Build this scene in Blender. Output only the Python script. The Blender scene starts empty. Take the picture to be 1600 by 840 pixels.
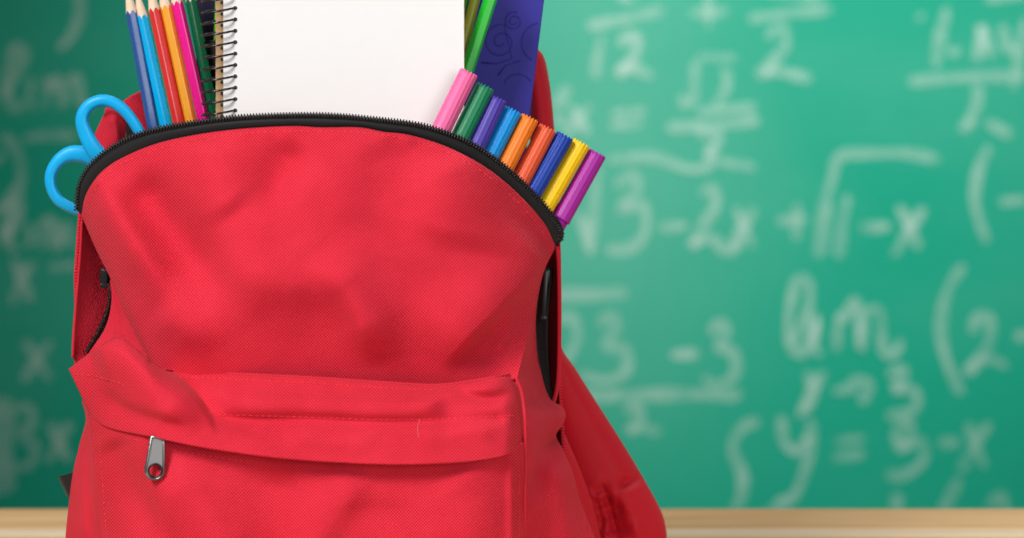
import bpy, math, random
import numpy as np
from mathutils import Vector, Matrix

random.seed(7); rng = np.random.default_rng(7)
SC = bpy.context.scene
COL = SC.collection

# ------------------------------------------------------------------ camera
D = 1.5            # metres from the lens to the plane of the bag's front
S = 0.00033        # metres per photo pixel in that plane
HZ = 100.0         # photo row of the eye level
CZ = 0.31          # height of the lens above the desk
cam_d = bpy.data.cameras.new('camera'); cam = bpy.data.objects.new('camera', cam_d); COL.objects.link(cam)
cam.location = (0, -D, CZ); cam.rotation_euler = (math.radians(90), 0, 0)
cam_d.sensor_width = 36.0; cam_d.lens = 36.0 * D / (1600 * S); cam_d.shift_y = -(420 - HZ) / 1600.0
cam_d.clip_end = 50; cam_d.clip_start = 0.05
cam_d.dof.use_dof = True; cam_d.dof.focus_distance = D + 0.04; cam_d.dof.aperture_fstop = 7.5
SC.camera = cam

# ------------------------------------------------------------------ light
world = bpy.data.worlds.new('World'); SC.world = world; world.use_nodes = True
bg = world.node_tree.nodes['Background']; bg.inputs[0].default_value = (0.96, 0.98, 1.0, 1); bg.inputs[1].default_value = 0.26

def area(name, loc, target, size, power, color=(1, 1, 1), spread=math.pi):
    l = bpy.data.lights.new(name, 'AREA'); l.shape = 'SQUARE'; l.size = size; l.spread = spread; l.energy = power; l.color = color
    o = bpy.data.objects.new(name, l); COL.objects.link(o); o.location = loc
    o.rotation_euler = (Vector(target) - Vector(loc)).to_track_quat('-Z', 'Y').to_euler(); return o
area('key_softbox', (-1.15, -1.5, 1.65), (0, 0, 0.1), 0.7, 5.0, (1, 0.985, 0.965), math.radians(50))
area('front_fill', (0.75, -2.1, 0.55), (0, 0, 0.1), 0.9, 17)  # unseen fill light added from the right to lift the side gusset
area('overhead_fill', (0.25, 0.75, 1.75), (0.1, 0.45, 0), 0.6, 10, (1, 0.96, 0.9))  # unseen fill light added above to brighten the desk and strap
sp = bpy.data.lights.new('board_lamp', 'SPOT'); sp.energy = 158; sp.spot_size = math.radians(72); sp.spot_blend = 1.0; sp.shadow_soft_size = 0.12
spo = bpy.data.objects.new('board_lamp', sp); COL.objects.link(spo); spo.location = (0.42, 0.95, 1.0)
spo.rotation_euler = (Vector((0.30, 2.3, 0.33)) - spo.location).to_track_quat('-Z', 'Y').to_euler()

SC.view_settings.view_transform = 'Standard'; SC.view_settings.look = 'None'
SC.view_settings.exposure = 0.0; SC.view_settings.gamma = 1.0; SC.view_settings.use_curve_mapping = False
SC.render.engine = 'CYCLES'
SC.cycles.use_denoising = True

# ------------------------------------------------------------------ helpers
def W(px, py, Y):
    px, py, Y = np.broadcast_arrays(np.asarray(px, float), np.asarray(py, float), np.asarray(Y, float)); k = S * (D + Y) / D
    return np.stack([(px - 800) * k, Y, CZ - (py - HZ) * k], -1)
def V(px, py, Y): return Vector(W(px, py, Y).tolist())

def catmull(pts, n=None, closed=False, per=16):
    P = np.asarray(pts, float)
    if closed: Q = np.vstack([P[-1], P, P[0], P[1]])
    else: Q = np.vstack([2 * P[0] - P[1], P, 2 * P[-1] - P[-2]])
    out = []
    for i in range(1, len(Q) - 2):
        t = np.linspace(0, 1, per, endpoint=False)[:, None]
        a, b, c, d = Q[i - 1], Q[i], Q[i + 1], Q[i + 2]
        out.append(0.5 * (2 * b + (c - a) * t + (2 * a - 5 * b + 4 * c - d) * t ** 2 + (3 * b - a - 3 * c + d) * t ** 3))
    R = np.vstack(out + ([] if closed else [P[-1:]]))
    if n is None: return R
    RR = np.vstack([R, R[:1]]) if closed else R
    s = np.r_[0, np.cumsum(np.linalg.norm(np.diff(RR, axis=0), axis=1))]
    q = np.linspace(0, s[-1], n, endpoint=not closed)
    return np.stack([np.interp(q, s, RR[:, k]) for k in range(P.shape[1])], -1)

def at_t(curve, t):
    s = np.r_[0, np.cumsum(np.linalg.norm(np.diff(curve, axis=0), axis=1))]; s /= s[-1]
    return np.stack([np.interp(t, s, curve[:, k]) for k in range(curve.shape[1])], -1)

def mesh_obj(name, verts, faces, mat, parent=None, smooth=True, uvs=None, mats=None, midx=None):
    me = bpy.data.meshes.new(name)
    me.from_pydata([tuple(v) for v in np.asarray(verts, float).tolist()], [], faces); me.update()
    for m in (mats or [mat]): me.materials.append(m)
    if midx is not None: me.polygons.foreach_set('material_index', midx)
    if smooth: me.polygons.foreach_set('use_smooth', [True] * len(me.polygons))
    if uvs is not None:
        l = me.uv_layers.new(name='UVMap'); idx = np.zeros(len(me.loops), int); me.loops.foreach_get('vertex_index', idx)
        l.data.foreach_set('uv', np.asarray(uvs, float)[idx].ravel())
    o = bpy.data.objects.new(name, me); COL.objects.link(o)
    if parent is not None: o.parent = parent; o.matrix_parent_inverse = parent.matrix_world.inverted()
    return o

def thing(name, label, cat, loc, group=None):
    o = bpy.data.objects.new(name, None); COL.objects.link(o); o.empty_display_size = 0.02
    o.matrix_world = Matrix.Translation(Vector(loc)); o.location = loc
    o['label'] = label; o['category'] = cat
    if group: o['group'] = group
    return o

class MB:
    def __init__(s): s.v = []; s.f = []
    def add(s, v, f):
        o = len(s.v); s.v += [tuple(x) for x in v]; s.f += [tuple(i + o for i in q) for q in f]
    def box(s, c, ax, ay, az):
        c, ax, ay, az = map(Vector, (c, ax, ay, az)); v = [c + i * ax + j * ay + k * az for k in (-1, 1) for j in (-1, 1) for i in (-1, 1)]
        s.add(v, [(0, 2, 3, 1), (4, 5, 7, 6), (0, 1, 5, 4), (2, 6, 7, 3), (0, 4, 6, 2), (1, 3, 7, 5)])
    def tube(s, pts, r, n=8, closed=False, up=(0, 1, 0), flat=1.0, cap=True):
        P = [Vector(p) for p in pts]; m = len(P); ring = []
        for i, p in enumerate(P):
            a = P[(i - 1) % m] if (closed or i > 0) else P[0]; b = P[(i + 1) % m] if (closed or i < m - 1) else P[-1]
            t = (b - a).normalized(); u = Vector(up) - t * Vector(up).dot(t); u.normalize(); w = t.cross(u)
            ri = r[i] if hasattr(r, '__len__') else r
            ring.append([p + w * (ri * math.cos(2 * math.pi * k / n)) + u * (ri * flat * math.sin(2 * math.pi * k / n)) for k in range(n)])
        v = [x for q in ring for x in q]; f = []
        for i in range(m if closed else m - 1):
            j = (i + 1) % m
            for k in range(n): f.append((i * n + k, i * n + (k + 1) % n, j * n + (k + 1) % n, j * n + k))
        if cap and not closed: f += [tuple(range(n))[::-1], tuple((m - 1) * n + k for k in range(n))]
        s.add(v, f)
    def obj(s, name, mat, parent=None, smooth=True): return mesh_obj(name, s.v, s.f, mat, parent, smooth)

def bevel(o, w, seg=2):
    m = o.modifiers.new('bevel', 'BEVEL'); m.width = w; m.segments = seg; m.limit_method = 'ANGLE'; m.angle_limit = math.radians(40); return o

# ------------------------------------------------------------------ materials
def new_mat(name):
    m = bpy.data.materials.new(name); m.use_nodes = True
    nt = m.node_tree; return m, nt, nt.nodes['Principled BSDF']
def N(nt, t, **kw):
    n = nt.nodes.new(t)
    for k, v in kw.items(): setattr(n, k, v)
    return n
def lk(nt, a, b): nt.links.new(a, b)
def mathn(nt, op, a, b=None):
    n = N(nt, 'ShaderNodeMath', operation=op)
    for i, x in enumerate((a, b)):
        if x is None: continue
        if isinstance(x, (int, float)): n.inputs[i].default_value = x
        else: lk(nt, x, n.inputs[i])
    return n.outputs[0]
def mix(nt, fac, a, b):
    n = N(nt, 'ShaderNodeMix', data_type='RGBA')
    for s, x in ((n.inputs[0], fac), (n.inputs[6], a), (n.inputs[7], b)):
        if isinstance(x, (int, float)): s.default_value = x
        elif isinstance(x, tuple): s.default_value = (*x, 1)
        else: lk(nt, x, s)
    return n.outputs[2]
def ramp(nt, src, a, b):
    n = N(nt, 'ShaderNodeMapRange', interpolation_type='SMOOTHSTEP'); lk(nt, src, n.inputs[0])
    n.inputs[1].default_value = a; n.inputs[2].default_value = b; return n.outputs[0]

def cloth(name, base, hi, pitch=1.65, bump=0.25, rough=0.62, spec=0.25):
    m, nt, p = new_mat(name)
    uv = N(nt, 'ShaderNodeUVMap'); ns = N(nt, 'ShaderNodeTexNoise'); ns.inputs['Scale'].default_value = 0.18; ns.inputs['Detail'].default_value = 3
    lk(nt, uv.outputs[0], ns.inputs['Vector'])
    dis = N(nt, 'ShaderNodeVectorMath', operation='SCALE'); sub = N(nt, 'ShaderNodeVectorMath', operation='SUBTRACT')
    lk(nt, ns.outputs['Color'], sub.inputs[0]); sub.inputs[1].default_value = (.5, .5, .5); lk(nt, sub.outputs[0], dis.inputs[0]); dis.inputs['Scale'].default_value = 1.1
    add = N(nt, 'ShaderNodeVectorMath', operation='ADD'); lk(nt, uv.outputs[0], add.inputs[0]); lk(nt, dis.outputs[0], add.inputs[1])
    sx = N(nt, 'ShaderNodeSeparateXYZ'); lk(nt, add.outputs[0], sx.inputs[0])
    k = 2 * math.pi / pitch
    a = mathn(nt, 'SINE', mathn(nt, 'MULTIPLY', sx.outputs[0], k)); b = mathn(nt, 'SINE', mathn(nt, 'MULTIPLY', sx.outputs[1], k))
    h = mathn(nt, 'ADD', mathn(nt, 'MULTIPLY', mathn(nt, 'MULTIPLY', a, b), 0.5), 0.5)
    n2 = N(nt, 'ShaderNodeTexNoise'); n2.inputs['Scale'].default_value = 0.8; n2.inputs['Detail'].default_value = 2; lk(nt, uv.outputs[0], n2.inputs['Vector'])
    n3 = N(nt, 'ShaderNodeTexNoise'); n3.inputs['Scale'].default_value = 0.03; n3.inputs['Detail'].default_value = 5; lk(nt, uv.outputs[0], n3.inputs['Vector'])
    fac = mathn(nt, 'ADD', mathn(nt, 'MULTIPLY', mathn(nt, 'SUBTRACT', n3.outputs[0], 0.5), 0.5), mathn(nt, 'ADD', mathn(nt, 'MULTIPLY', h, 0.8), mathn(nt, 'MULTIPLY', n2.outputs[0], 0.2)))
    lk(nt, mix(nt, fac, base, hi), p.inputs['Base Color'])
    p.inputs['Roughness'].default_value = rough; p.inputs['Specular IOR Level'].default_value = spec
    p.inputs['Sheen Weight'].default_value = 0.08; p.inputs['Sheen Roughness'].default_value = 0.5; p.inputs['Sheen Tint'].default_value = (1, .45, .5, 1) if base[0] > .1 else (1, 1, 1, 1)
    bp = N(nt, 'ShaderNodeBump'); bp.inputs['Strength'].default_value = bump; bp.inputs['Distance'].default_value = 0.0004
    lk(nt, h, bp.inputs['Height']); lk(nt, bp.outputs[0], p.inputs['Normal'])
    return m

def plastic(name, c, rough=0.3, coat=0.0, sss=0.0, metal=0.0, var=0.06, spec=0.35):
    m, nt, p = new_mat(name)
    tc = N(nt, 'ShaderNodeTexCoord'); ns = N(nt, 'ShaderNodeTexNoise'); ns.inputs['Scale'].default_value = 120; ns.inputs['Detail'].default_value = 4
    lk(nt, tc.outputs['Object'], ns.inputs['Vector'])
    d = tuple(x * (1 - var * 2) for x in c); e = tuple(min(1, x * (1 + var)) for x in c)
    lk(nt, mix(nt, ns.outputs[0], d, e), p.inputs['Base Color'])
    lk(nt, mathn(nt, 'ADD', mathn(nt, 'MULTIPLY', ns.outputs[0], 0.15), rough - 0.07), p.inputs['Roughness'])
    p.inputs['Metallic'].default_value = metal; p.inputs['Coat Weight'].default_value = coat; p.inputs['Specular IOR Level'].default_value = spec
    if sss: p.inputs['Subsurface Weight'].default_value = sss; p.inputs['Subsurface Scale'].default_value = 0.002; p.inputs['Subsurface Radius'].default_value = (1, 1, 1)
    return m

RED = cloth('red_nylon', (0.36, 0.001, 0.010), (0.86, 0.040, 0.074), bump=0.7, rough=0.8, spec=0.12)
PAD = cloth('red_padded_nylon', (0.46, 0.002, 0.012), (0.66, 0.012, 0.03), bump=0.15)
THREAD = plastic('red_thread', (0.82, 0.035, 0.06), 0.6)
TAPE = cloth('black_zip_tape', (0.006, 0.006, 0.006), (0.016, 0.015, 0.016), pitch=0.8, bump=0.2, rough=0.6)
TOOTH = plastic('black_nylon_coil', (0.014, 0.012, 0.012), 0.35)
BLACK = plastic('black_enamel', (0.012, 0.012, 0.013), 0.3)

# ------------------------------------------------------------------ chalkboard
YB = 2.3
def board_mat():
    m, nt, p = new_mat('green_chalkboard')
    tc = N(nt, 'ShaderNodeTexCoord'); mp = N(nt, 'ShaderNodeMapping'); lk(nt, tc.outputs['Object'], mp.inputs[0]); mp.inputs['Rotation'].default_value = (0, 0.5, 0); mp.inputs['Scale'].default_value = (1.2, 1, 3.0)
    n1 = N(nt, 'ShaderNodeTexNoise'); n1.inputs['Scale'].default_value = 1.3; n1.inputs['Detail'].default_value = 5; lk(nt, mp.outputs[0], n1.inputs['Vector'])
    n2 = N(nt, 'ShaderNodeTexNoise'); n2.inputs['Scale'].default_value = 8; n2.inputs['Detail'].default_value = 6; lk(nt, tc.outputs['Object'], n2.inputs['Vector'])
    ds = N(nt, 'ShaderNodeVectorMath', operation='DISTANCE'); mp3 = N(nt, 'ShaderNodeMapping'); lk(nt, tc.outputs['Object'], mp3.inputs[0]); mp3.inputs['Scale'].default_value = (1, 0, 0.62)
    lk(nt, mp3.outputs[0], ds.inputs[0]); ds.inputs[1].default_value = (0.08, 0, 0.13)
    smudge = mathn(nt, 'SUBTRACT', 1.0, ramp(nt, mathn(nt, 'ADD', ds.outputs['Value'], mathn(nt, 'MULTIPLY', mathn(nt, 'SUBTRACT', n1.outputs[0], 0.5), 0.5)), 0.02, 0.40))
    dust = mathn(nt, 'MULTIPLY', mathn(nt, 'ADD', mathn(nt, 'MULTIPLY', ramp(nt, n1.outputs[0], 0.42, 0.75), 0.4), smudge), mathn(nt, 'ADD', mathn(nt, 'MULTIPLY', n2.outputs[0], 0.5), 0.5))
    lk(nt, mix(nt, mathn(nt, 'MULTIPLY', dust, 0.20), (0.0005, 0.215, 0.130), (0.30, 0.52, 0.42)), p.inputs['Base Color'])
    p.inputs['Roughness'].default_value = 0.75; p.inputs['Specular IOR Level'].default_value = 0.2
    return m
def chalk_mat():
    m, nt, p = new_mat('white_chalk')
    tc = N(nt, 'ShaderNodeTexCoord'); n = N(nt, 'ShaderNodeTexNoise'); n.inputs['Scale'].default_value = 45; n.inputs['Detail'].default_value = 8; n.inputs['Roughness'].default_value = 0.75
    lk(nt, tc.outputs['Object'], n.inputs['Vector'])
    n2 = N(nt, 'ShaderNodeTexNoise'); n2.inputs['Scale'].default_value = 9; lk(nt, tc.outputs['Object'], n2.inputs['Vector'])
    p.inputs['Base Color'].default_value = (0.72, 0.80, 0.74, 1); p.inputs['Roughness'].default_value = 0.95
    a = mathn(nt, 'MULTIPLY', ramp(nt, n.outputs[0], 0.2, 0.6), mathn(nt, 'ADD', mathn(nt, 'MULTIPLY', n2.outputs[0], 0.32), 0.02))
    lk(nt, a, p.inputs['Alpha']); return m
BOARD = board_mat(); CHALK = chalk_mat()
FRAME = plastic('aluminium_trim', (0.45, 0.45, 0.45), 0.4, metal=1)
cb = thing('chalkboard', 'large green chalkboard covered in chalk formulas standing behind the desk', 'chalkboard', (0, YB, -0.35))
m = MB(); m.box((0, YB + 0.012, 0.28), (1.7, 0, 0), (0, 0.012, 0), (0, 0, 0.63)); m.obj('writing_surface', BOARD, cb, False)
for (c, a, b) in (((0, YB + .01, .93), (1.74, 0, 0), (0, 0, .02)), ((0, YB + .01, -.37), (1.74, 0, 0), (0, 0, .02)), ((-1.72, YB + .01, .28), (.02, 0, 0), (0, 0, .63)), ((1.72, YB + .01, .28), (.02, 0, 0), (0, 0, .63))):
    m = MB(); m.box(c, a, (0, .022, 0), b); bevel(m.obj('trim', FRAME, cb, False), .004)

ndepth = [0]
def formula(strokes, w=18):
    for st in strokes:
        mb = MB(); ww = w
        if isinstance(st, tuple): st, ww = st
        c = catmull(st, None, per=10) if len(st) > 2 else np.linspace(st[0], st[1], 12)
        L = np.linalg.norm(np.diff(c, axis=0), axis=1).sum(); c = at_t(c, np.linspace(0, 1, max(8, int(L / 6))))
        t = np.gradient(c, axis=0); t /= np.linalg.norm(t, axis=1)[:, None] + 1e-9; nn = np.stack([-t[:, 1], t[:, 0]], -1)
        k = len(c); q = np.arange(k)
        hw = ww / 2 * (0.86 + 0.14 * np.sin(q * 0.35 + rng.random() * 6) + 0.1 * (rng.random(k) - .5)); hw[0] *= .55; hw[-1] *= .55; hw[1] *= .85; hw[-2] *= .85
        ndepth[0] += 1; y = YB - 0.0006 - 0.00013 * (ndepth[0] % 40) - 0.00012 * np.linspace(0, 1, k)
        A = W(*(c + nn * hw[:, None]).T, y); B = W(*(c - nn * hw[:, None]).T, y)
        mb.add(np.vstack([A, B]).tolist(), [(i, i + 1, k + i + 1, k + i) for i in range(k - 1)])
        mb.obj('chalk_stroke', CHALK, cb)

# left of the bag
formula([[(75, -30), (118, -12), (125, 20), (112, 55), (92, 78)]])
formula([[(0, 150), (20, 130), (38, 85), (22, 78), (10, 130), (18, 165), (38, 165)], [(50, 122), (46, 160), (58, 168)], [(72, 168), (74, 125), (78, 140), (92, 124), (98, 165), (104, 138), (120, 122), (126, 158), (145, 168)]])
formula([[(35, 218), (70, 212), (120, 212)]], 16)
formula([[(5, 210), (28, 240), (32, 285), (8, 325), (-20, 320)], [(-12, 255), (6, 240)]])
formula([[(0, 375), (25, 345), (30, 300), (14, 310), (12, 375), (30, 392)], [(48, 350), (46, 385)], [(66, 388), (68, 348), (84, 350), (88, 386), (104, 350), (112, 386)]])
formula([[(22, 405), (35, 440), (48, 472)], [(50, 410), (32, 440), (18, 475)], [(78, 418), (118, 414)]])
formula([[(38, 532), (58, 560), (78, 592)], [(80, 532), (58, 560), (36, 595)]])
formula([[(22, 640), (45, 635), (50, 660), (34, 680), (55, 695), (48, 725), (18, 730)], [(78, 660), (92, 690), (108, 720)], [(110, 660), (92, 690), (74, 722)]])
formula([[(4, 620), (5, 700), (4, 770)]], 40)
# right of the bag
formula([[(918, 42), (980, 30), (1036, 16)], [(940, 55), (934, 90), (930, 122)], [(966, 70), (990, 55), (996, 78), (975, 105), (962, 120), (985, 105), (1020, 122)]])
formula([[(1078, 22), (1138, 18)], [(1106, -20), (1108, 44)], [(965, -8), (990, 4)]])
formula([[(1170, 30), (1230, 22), (1300, 14)], [(1200, -10), (1290, -4)], [(1198, 60), (1220, 40), (1228, 70), (1205, 100), (1185, 118), (1215, 112), (1268, 124)]])
formula([[(1082, 165), (1087, 94)], [(1090, 90), (1150, 92)], [(1130, 106), (1137, 125), (1130, 150), (1118, 164)], [(1062, 150), (1075, 168)]])
formula([[(1042, 200), (1110, 196), (1186, 188)], [(1090, 176), (1180, 168)]])
formula([[(1090, 212), (1120, 206), (1118, 232), (1100, 244)], [(950, 250), (1020, 246), (1075, 264), (1108, 258), (1110, 225)], [(1122, 252), (1180, 262)]])
formula([[(868, 170), (888, 135)], [(892, 165), (905, 188), (918, 210)], [(922, 165), (900, 190), (882, 214)], [(956, 178), (1008, 174)], [(954, 196), (1004, 192)], [(866, 180), (884, 196)]])
formula([[(935, 260), (928, 320), (922, 398)], [(905, 330), (922, 395)]])
formula([[(962, 290), (990, 272), (995, 298), (970, 326), (1004, 320), (1008, 360), (985, 388), (948, 390)], [(1030, 356), (1074, 352)]])
formula([[(1095, 305), (1114, 292), (1118, 320), (1098, 355), (1080, 385), (1108, 370), (1136, 392), (1160, 376)], [(1150, 325), (1160, 350), (1176, 385)], [(1178, 325), (1158, 360), (1142, 392)]])
formula([[(1215, 346), (1262, 342)], [(1246, 318), (1244, 376)]])
formula([[(1276, 402), (1284, 340), (1300, 280), (1314, 244), (1370, 240), (1420, 240), (1468, 250)], [(1325, 305), (1316, 350), (1310, 402)], [(1296, 320), (1284, 400)], [(1344, 356), (1392, 354)], [(1404, 322), (1420, 350), (1436, 388)], [(1444, 325), (1420, 360), (1396, 400)]])
formula([[(1545, 228), (1528, 270), (1524, 320), (1542, 380)], [(1562, 316), (1605, 312)]])
formula([[(1434, 24), (1440, 32)], [(1480, 12), (1468, 60), (1462, 106)], [(1480, 82), (1500, 80)]])
formula([[(1528, 40), (1540, 62), (1550, 92)], [(1540, 40), (1532, 66), (1526, 96)], [(1566, 40), (1574, 72), (1590, 84)], [(1602, 30), (1592, 90), (1582, 140)], [(1420, 128), (1500, 122), (1605, 120)], [(1540, -2), (1605, -8)]])
formula([[(1528, 132), (1526, 165), (1508, 196), (1500, 206), (1524, 188)], [(1540, 190), (1580, 212)]])
formula([[(1232, 540), (1258, 500), (1266, 450), (1250, 434), (1236, 470), (1232, 530), (1250, 552), (1266, 530), (1278, 490)], [(1278, 500), (1272, 545), (1284, 552)], [(1306, 548), (1312, 490), (1318, 500), (1338, 470), (1344, 545), (1352, 490), (1374, 486), (1380, 545), (1398, 552), (1408, 530)]], 16)
formula([[(1260, 580), (1270, 610), (1258, 645)], [(1288, 580), (1268, 612), (1248, 650)], [(1302, 612), (1340, 602)], [(1330, 590), (1358, 600), (1346, 630)]])
formula([[(1388, 585), (1410, 575), (1408, 600), (1395, 606), (1430, 610), (1428, 640), (1386, 650)]])
formula([[(1506, 414), (1482, 450), (1470, 505), (1478, 560), (1502, 615)]])
formula([[(1520, 520), (1526, 496), (1546, 498), (1545, 535), (1516, 575), (1512, 582), (1540, 560), (1574, 572)], [(1586, 526), (1612, 522)]])
formula([[(868, 462), (980, 458)]], 24)
formula([[(868, 500), (892, 495), (902, 525), (886, 560), (868, 580)], [(938, 510), (952, 492), (964, 510), (946, 540), (975, 545), (978, 580), (945, 594), (905, 585)], [(1048, 554), (1090, 552)], [(1110, 520), (1126, 504), (1136, 520), (1122, 542), (1146, 550), (1148, 585), (1120, 600), (1098, 590)]])
formula([[(880, 620), (1020, 616), (1158, 616)]], 22)
formula([[(976, 645), (994, 630), (998, 655), (980, 676), (1000, 668), (1032, 674)]], 19)
formula([[(1186, 656), (1160, 668), (1144, 700), (1160, 740), (1158, 775), (1144, 800)]])
formula([[(1220, 650), (1226, 690), (1248, 705), (1262, 680)], [(1268, 655), (1262, 720), (1240, 775), (1212, 785)], [(1306, 690), (1350, 684)], [(1302, 714), (1350, 708)]])
formula([[(1398, 690), (1410, 660), (1424, 668), (1416, 690), (1400, 700), (1440, 690), (1442, 720), (1410, 742), (1384, 740)], [(1466, 692), (1500, 690)], [(1512, 660), (1524, 695), (1540, 730)], [(1546, 660), (1524, 695), (1500, 735)]])
formula([[(1500, 745), (1485, 775), (1470, 800)], [(1402, 770), (1400, 800)], [(1545, 790), (1565, 772), (1572, 800)], [(1200, 800), (1230, 780)]])

# ------------------------------------------------------------------ desk
def wood_mat(name, c1, c2, c3):
    m, nt, p = new_mat(name)
    tc = N(nt, 'ShaderNodeTexCoord'); oi = N(nt, 'ShaderNodeObjectInfo')
    off = N(nt, 'ShaderNodeVectorMath', operation='ADD'); lk(nt, tc.outputs['Object'], off.inputs[0])
    sc_ = N(nt, 'ShaderNodeVectorMath', operation='SCALE'); lk(nt, oi.outputs['Location'], sc_.inputs[0]); sc_.inputs['Scale'].default_value = 7.3; lk(nt, sc_.outputs[0], off.inputs[1])
    mp = N(nt, 'ShaderNodeMapping'); lk(nt, off.outputs[0], mp.inputs[0]); mp.inputs['Scale'].default_value = (1.6, 26, 26)
    n1 = N(nt, 'ShaderNodeTexNoise'); n1.inputs['Scale'].default_value = 2.0; n1.inputs['Detail'].default_value = 8; n1.inputs['Distortion'].default_value = 0.6; lk(nt, mp.outputs[0], n1.inputs['Vector'])
    mp2 = N(nt, 'ShaderNodeMapping'); lk(nt, off.outputs[0], mp2.inputs[0]); mp2.inputs['Scale'].default_value = (14, 420, 420)
    n2 = N(nt, 'ShaderNodeTexNoise'); n2.inputs['Scale'].default_value = 1.0; n2.inputs['Detail'].default_value = 3; lk(nt, mp2.outputs[0], n2.inputs['Vector'])
    a = mix(nt, ramp(nt, n1.outputs[0], 0.3, 0.7), c1, c2); b = mix(nt, mathn(nt, 'MULTIPLY', ramp(nt, n2.outputs[0], 0.5, 0.75), 0.5), a, c3)
    lk(nt, b, p.inputs['Base Color']); p.inputs['Roughness'].default_value = 0.75; p.inputs['Specular IOR Level'].default_value = 0.08
    bp = N(nt, 'ShaderNodeBump'); bp.inputs['Strength'].default_value = 0.15; bp.inputs['Distance'].default_value = 0.0005; lk(nt, n2.outputs[0], bp.inputs['Height']); lk(nt, bp.outputs[0], p.inputs['Normal'])
    return m
WOOD = wood_mat('oak_board', (0.62, 0.38, 0.18), (0.76, 0.51, 0.27), (0.44, 0.25, 0.11))
PALE = wood_mat('pale_maple_strip', (0.74, 0.57, 0.38), (0.84, 0.70, 0.50), (0.62, 0.44, 0.27))
desk = thing('desk', 'light brown wooden desk top with a pale strip near its back edge', 'desk', (0, 0, -0.03))
edges = [0.532, 0.446, 0.412, 0.31, 0.21, 0.10, 0.0, -0.11, -0.22]
for i in range(len(edges) - 1):
    y1, y0 = edges[i], edges[i + 1]; cx = 0.0
    mb = MB(); v = []
    hw, hy, hz = 0.85, (y1 - y0) / 2 - 0.0004, 0.0125
    mb.box((0, 0, 0), (hw, 0, 0), (0, hy, 0), (0, 0, hz))
    o = mb.obj('plank', PALE if i == 1 else WOOD, None, False); bevel(o, 0.0016 if i != 1 else 0.003, 3)
    o.parent = desk; o.matrix_parent_inverse = desk.matrix_world.inverted(); o.location = (0.013 * i, (y0 + y1) / 2, -hz)
for sx in (-.7, .7):
    mb = MB(); mb.box((sx, .155, -.0375), (.03, 0, 0), (0, .33, 0), (0, 0, .0115)); mb.obj('batten', WOOD, desk, False)

# ------------------------------------------------------------------ backpack
bag = thing('backpack', 'open red nylon backpack with black zippers standing on the desk full of school supplies', 'backpack', (-0.1, 0.06, 0.0))

def fold(px, py, pts, amp, wl, wr, ends=(0.25, 0.25)):
    """ridge (amp in mm, + towards the viewer) along a line; wl / wr = falloff on its left / right walking along it"""
    c = catmull(pts, 60) if len(pts) > 2 else np.linspace(pts[0], pts[1], 60)
    best = np.full(px.shape, 1e9); sg = np.zeros(px.shape); tt = np.zeros(px.shape)
    for i in range(len(c) - 1):
        a, b = c[i], c[i + 1]; d = b - a; L2 = d @ d + 1e-9
        t = np.clip(((px - a[0]) * d[0] + (py - a[1]) * d[1]) / L2, 0, 1)
        dx, dy = px - a[0] - t * d[0], py - a[1] - t * d[1]; q = dx * dx + dy * dy
        w = q < best; best = np.where(w, q, best); sg = np.where(w, d[0] * dy - d[1] * dx, sg); tt = np.where(w, (i + t) / (len(c) - 1), tt)
    dist = np.sqrt(best); ww = np.where(sg > 0, wr, wl)
    def ss(x): x = np.clip(x, 0, 1); return x * x * (3 - 2 * x)
    tp = (ss(tt / ends[0]) if ends[0] else 1) * (ss((1 - tt) / ends[1]) if ends[1] else 1)
    return amp * np.exp(-(dist / ww) ** 2) * tp

_gr = rng.normal(size=(64, 4))
def soft_noise(px, py, scale, seed=0):
    out = np.zeros(px.shape)
    r = np.random.default_rng(seed)
    for k in range(14):
        a = r.random() * 2 * math.pi; f = (0.6 + 0.9 * r.random()) / scale; out += np.sin((px * math.cos(a) + py * math.sin(a)) * f * 2 * math.pi + r.random() * 6.28) * (0.6 / (0.5 + f * scale))
    return out / 5

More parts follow.
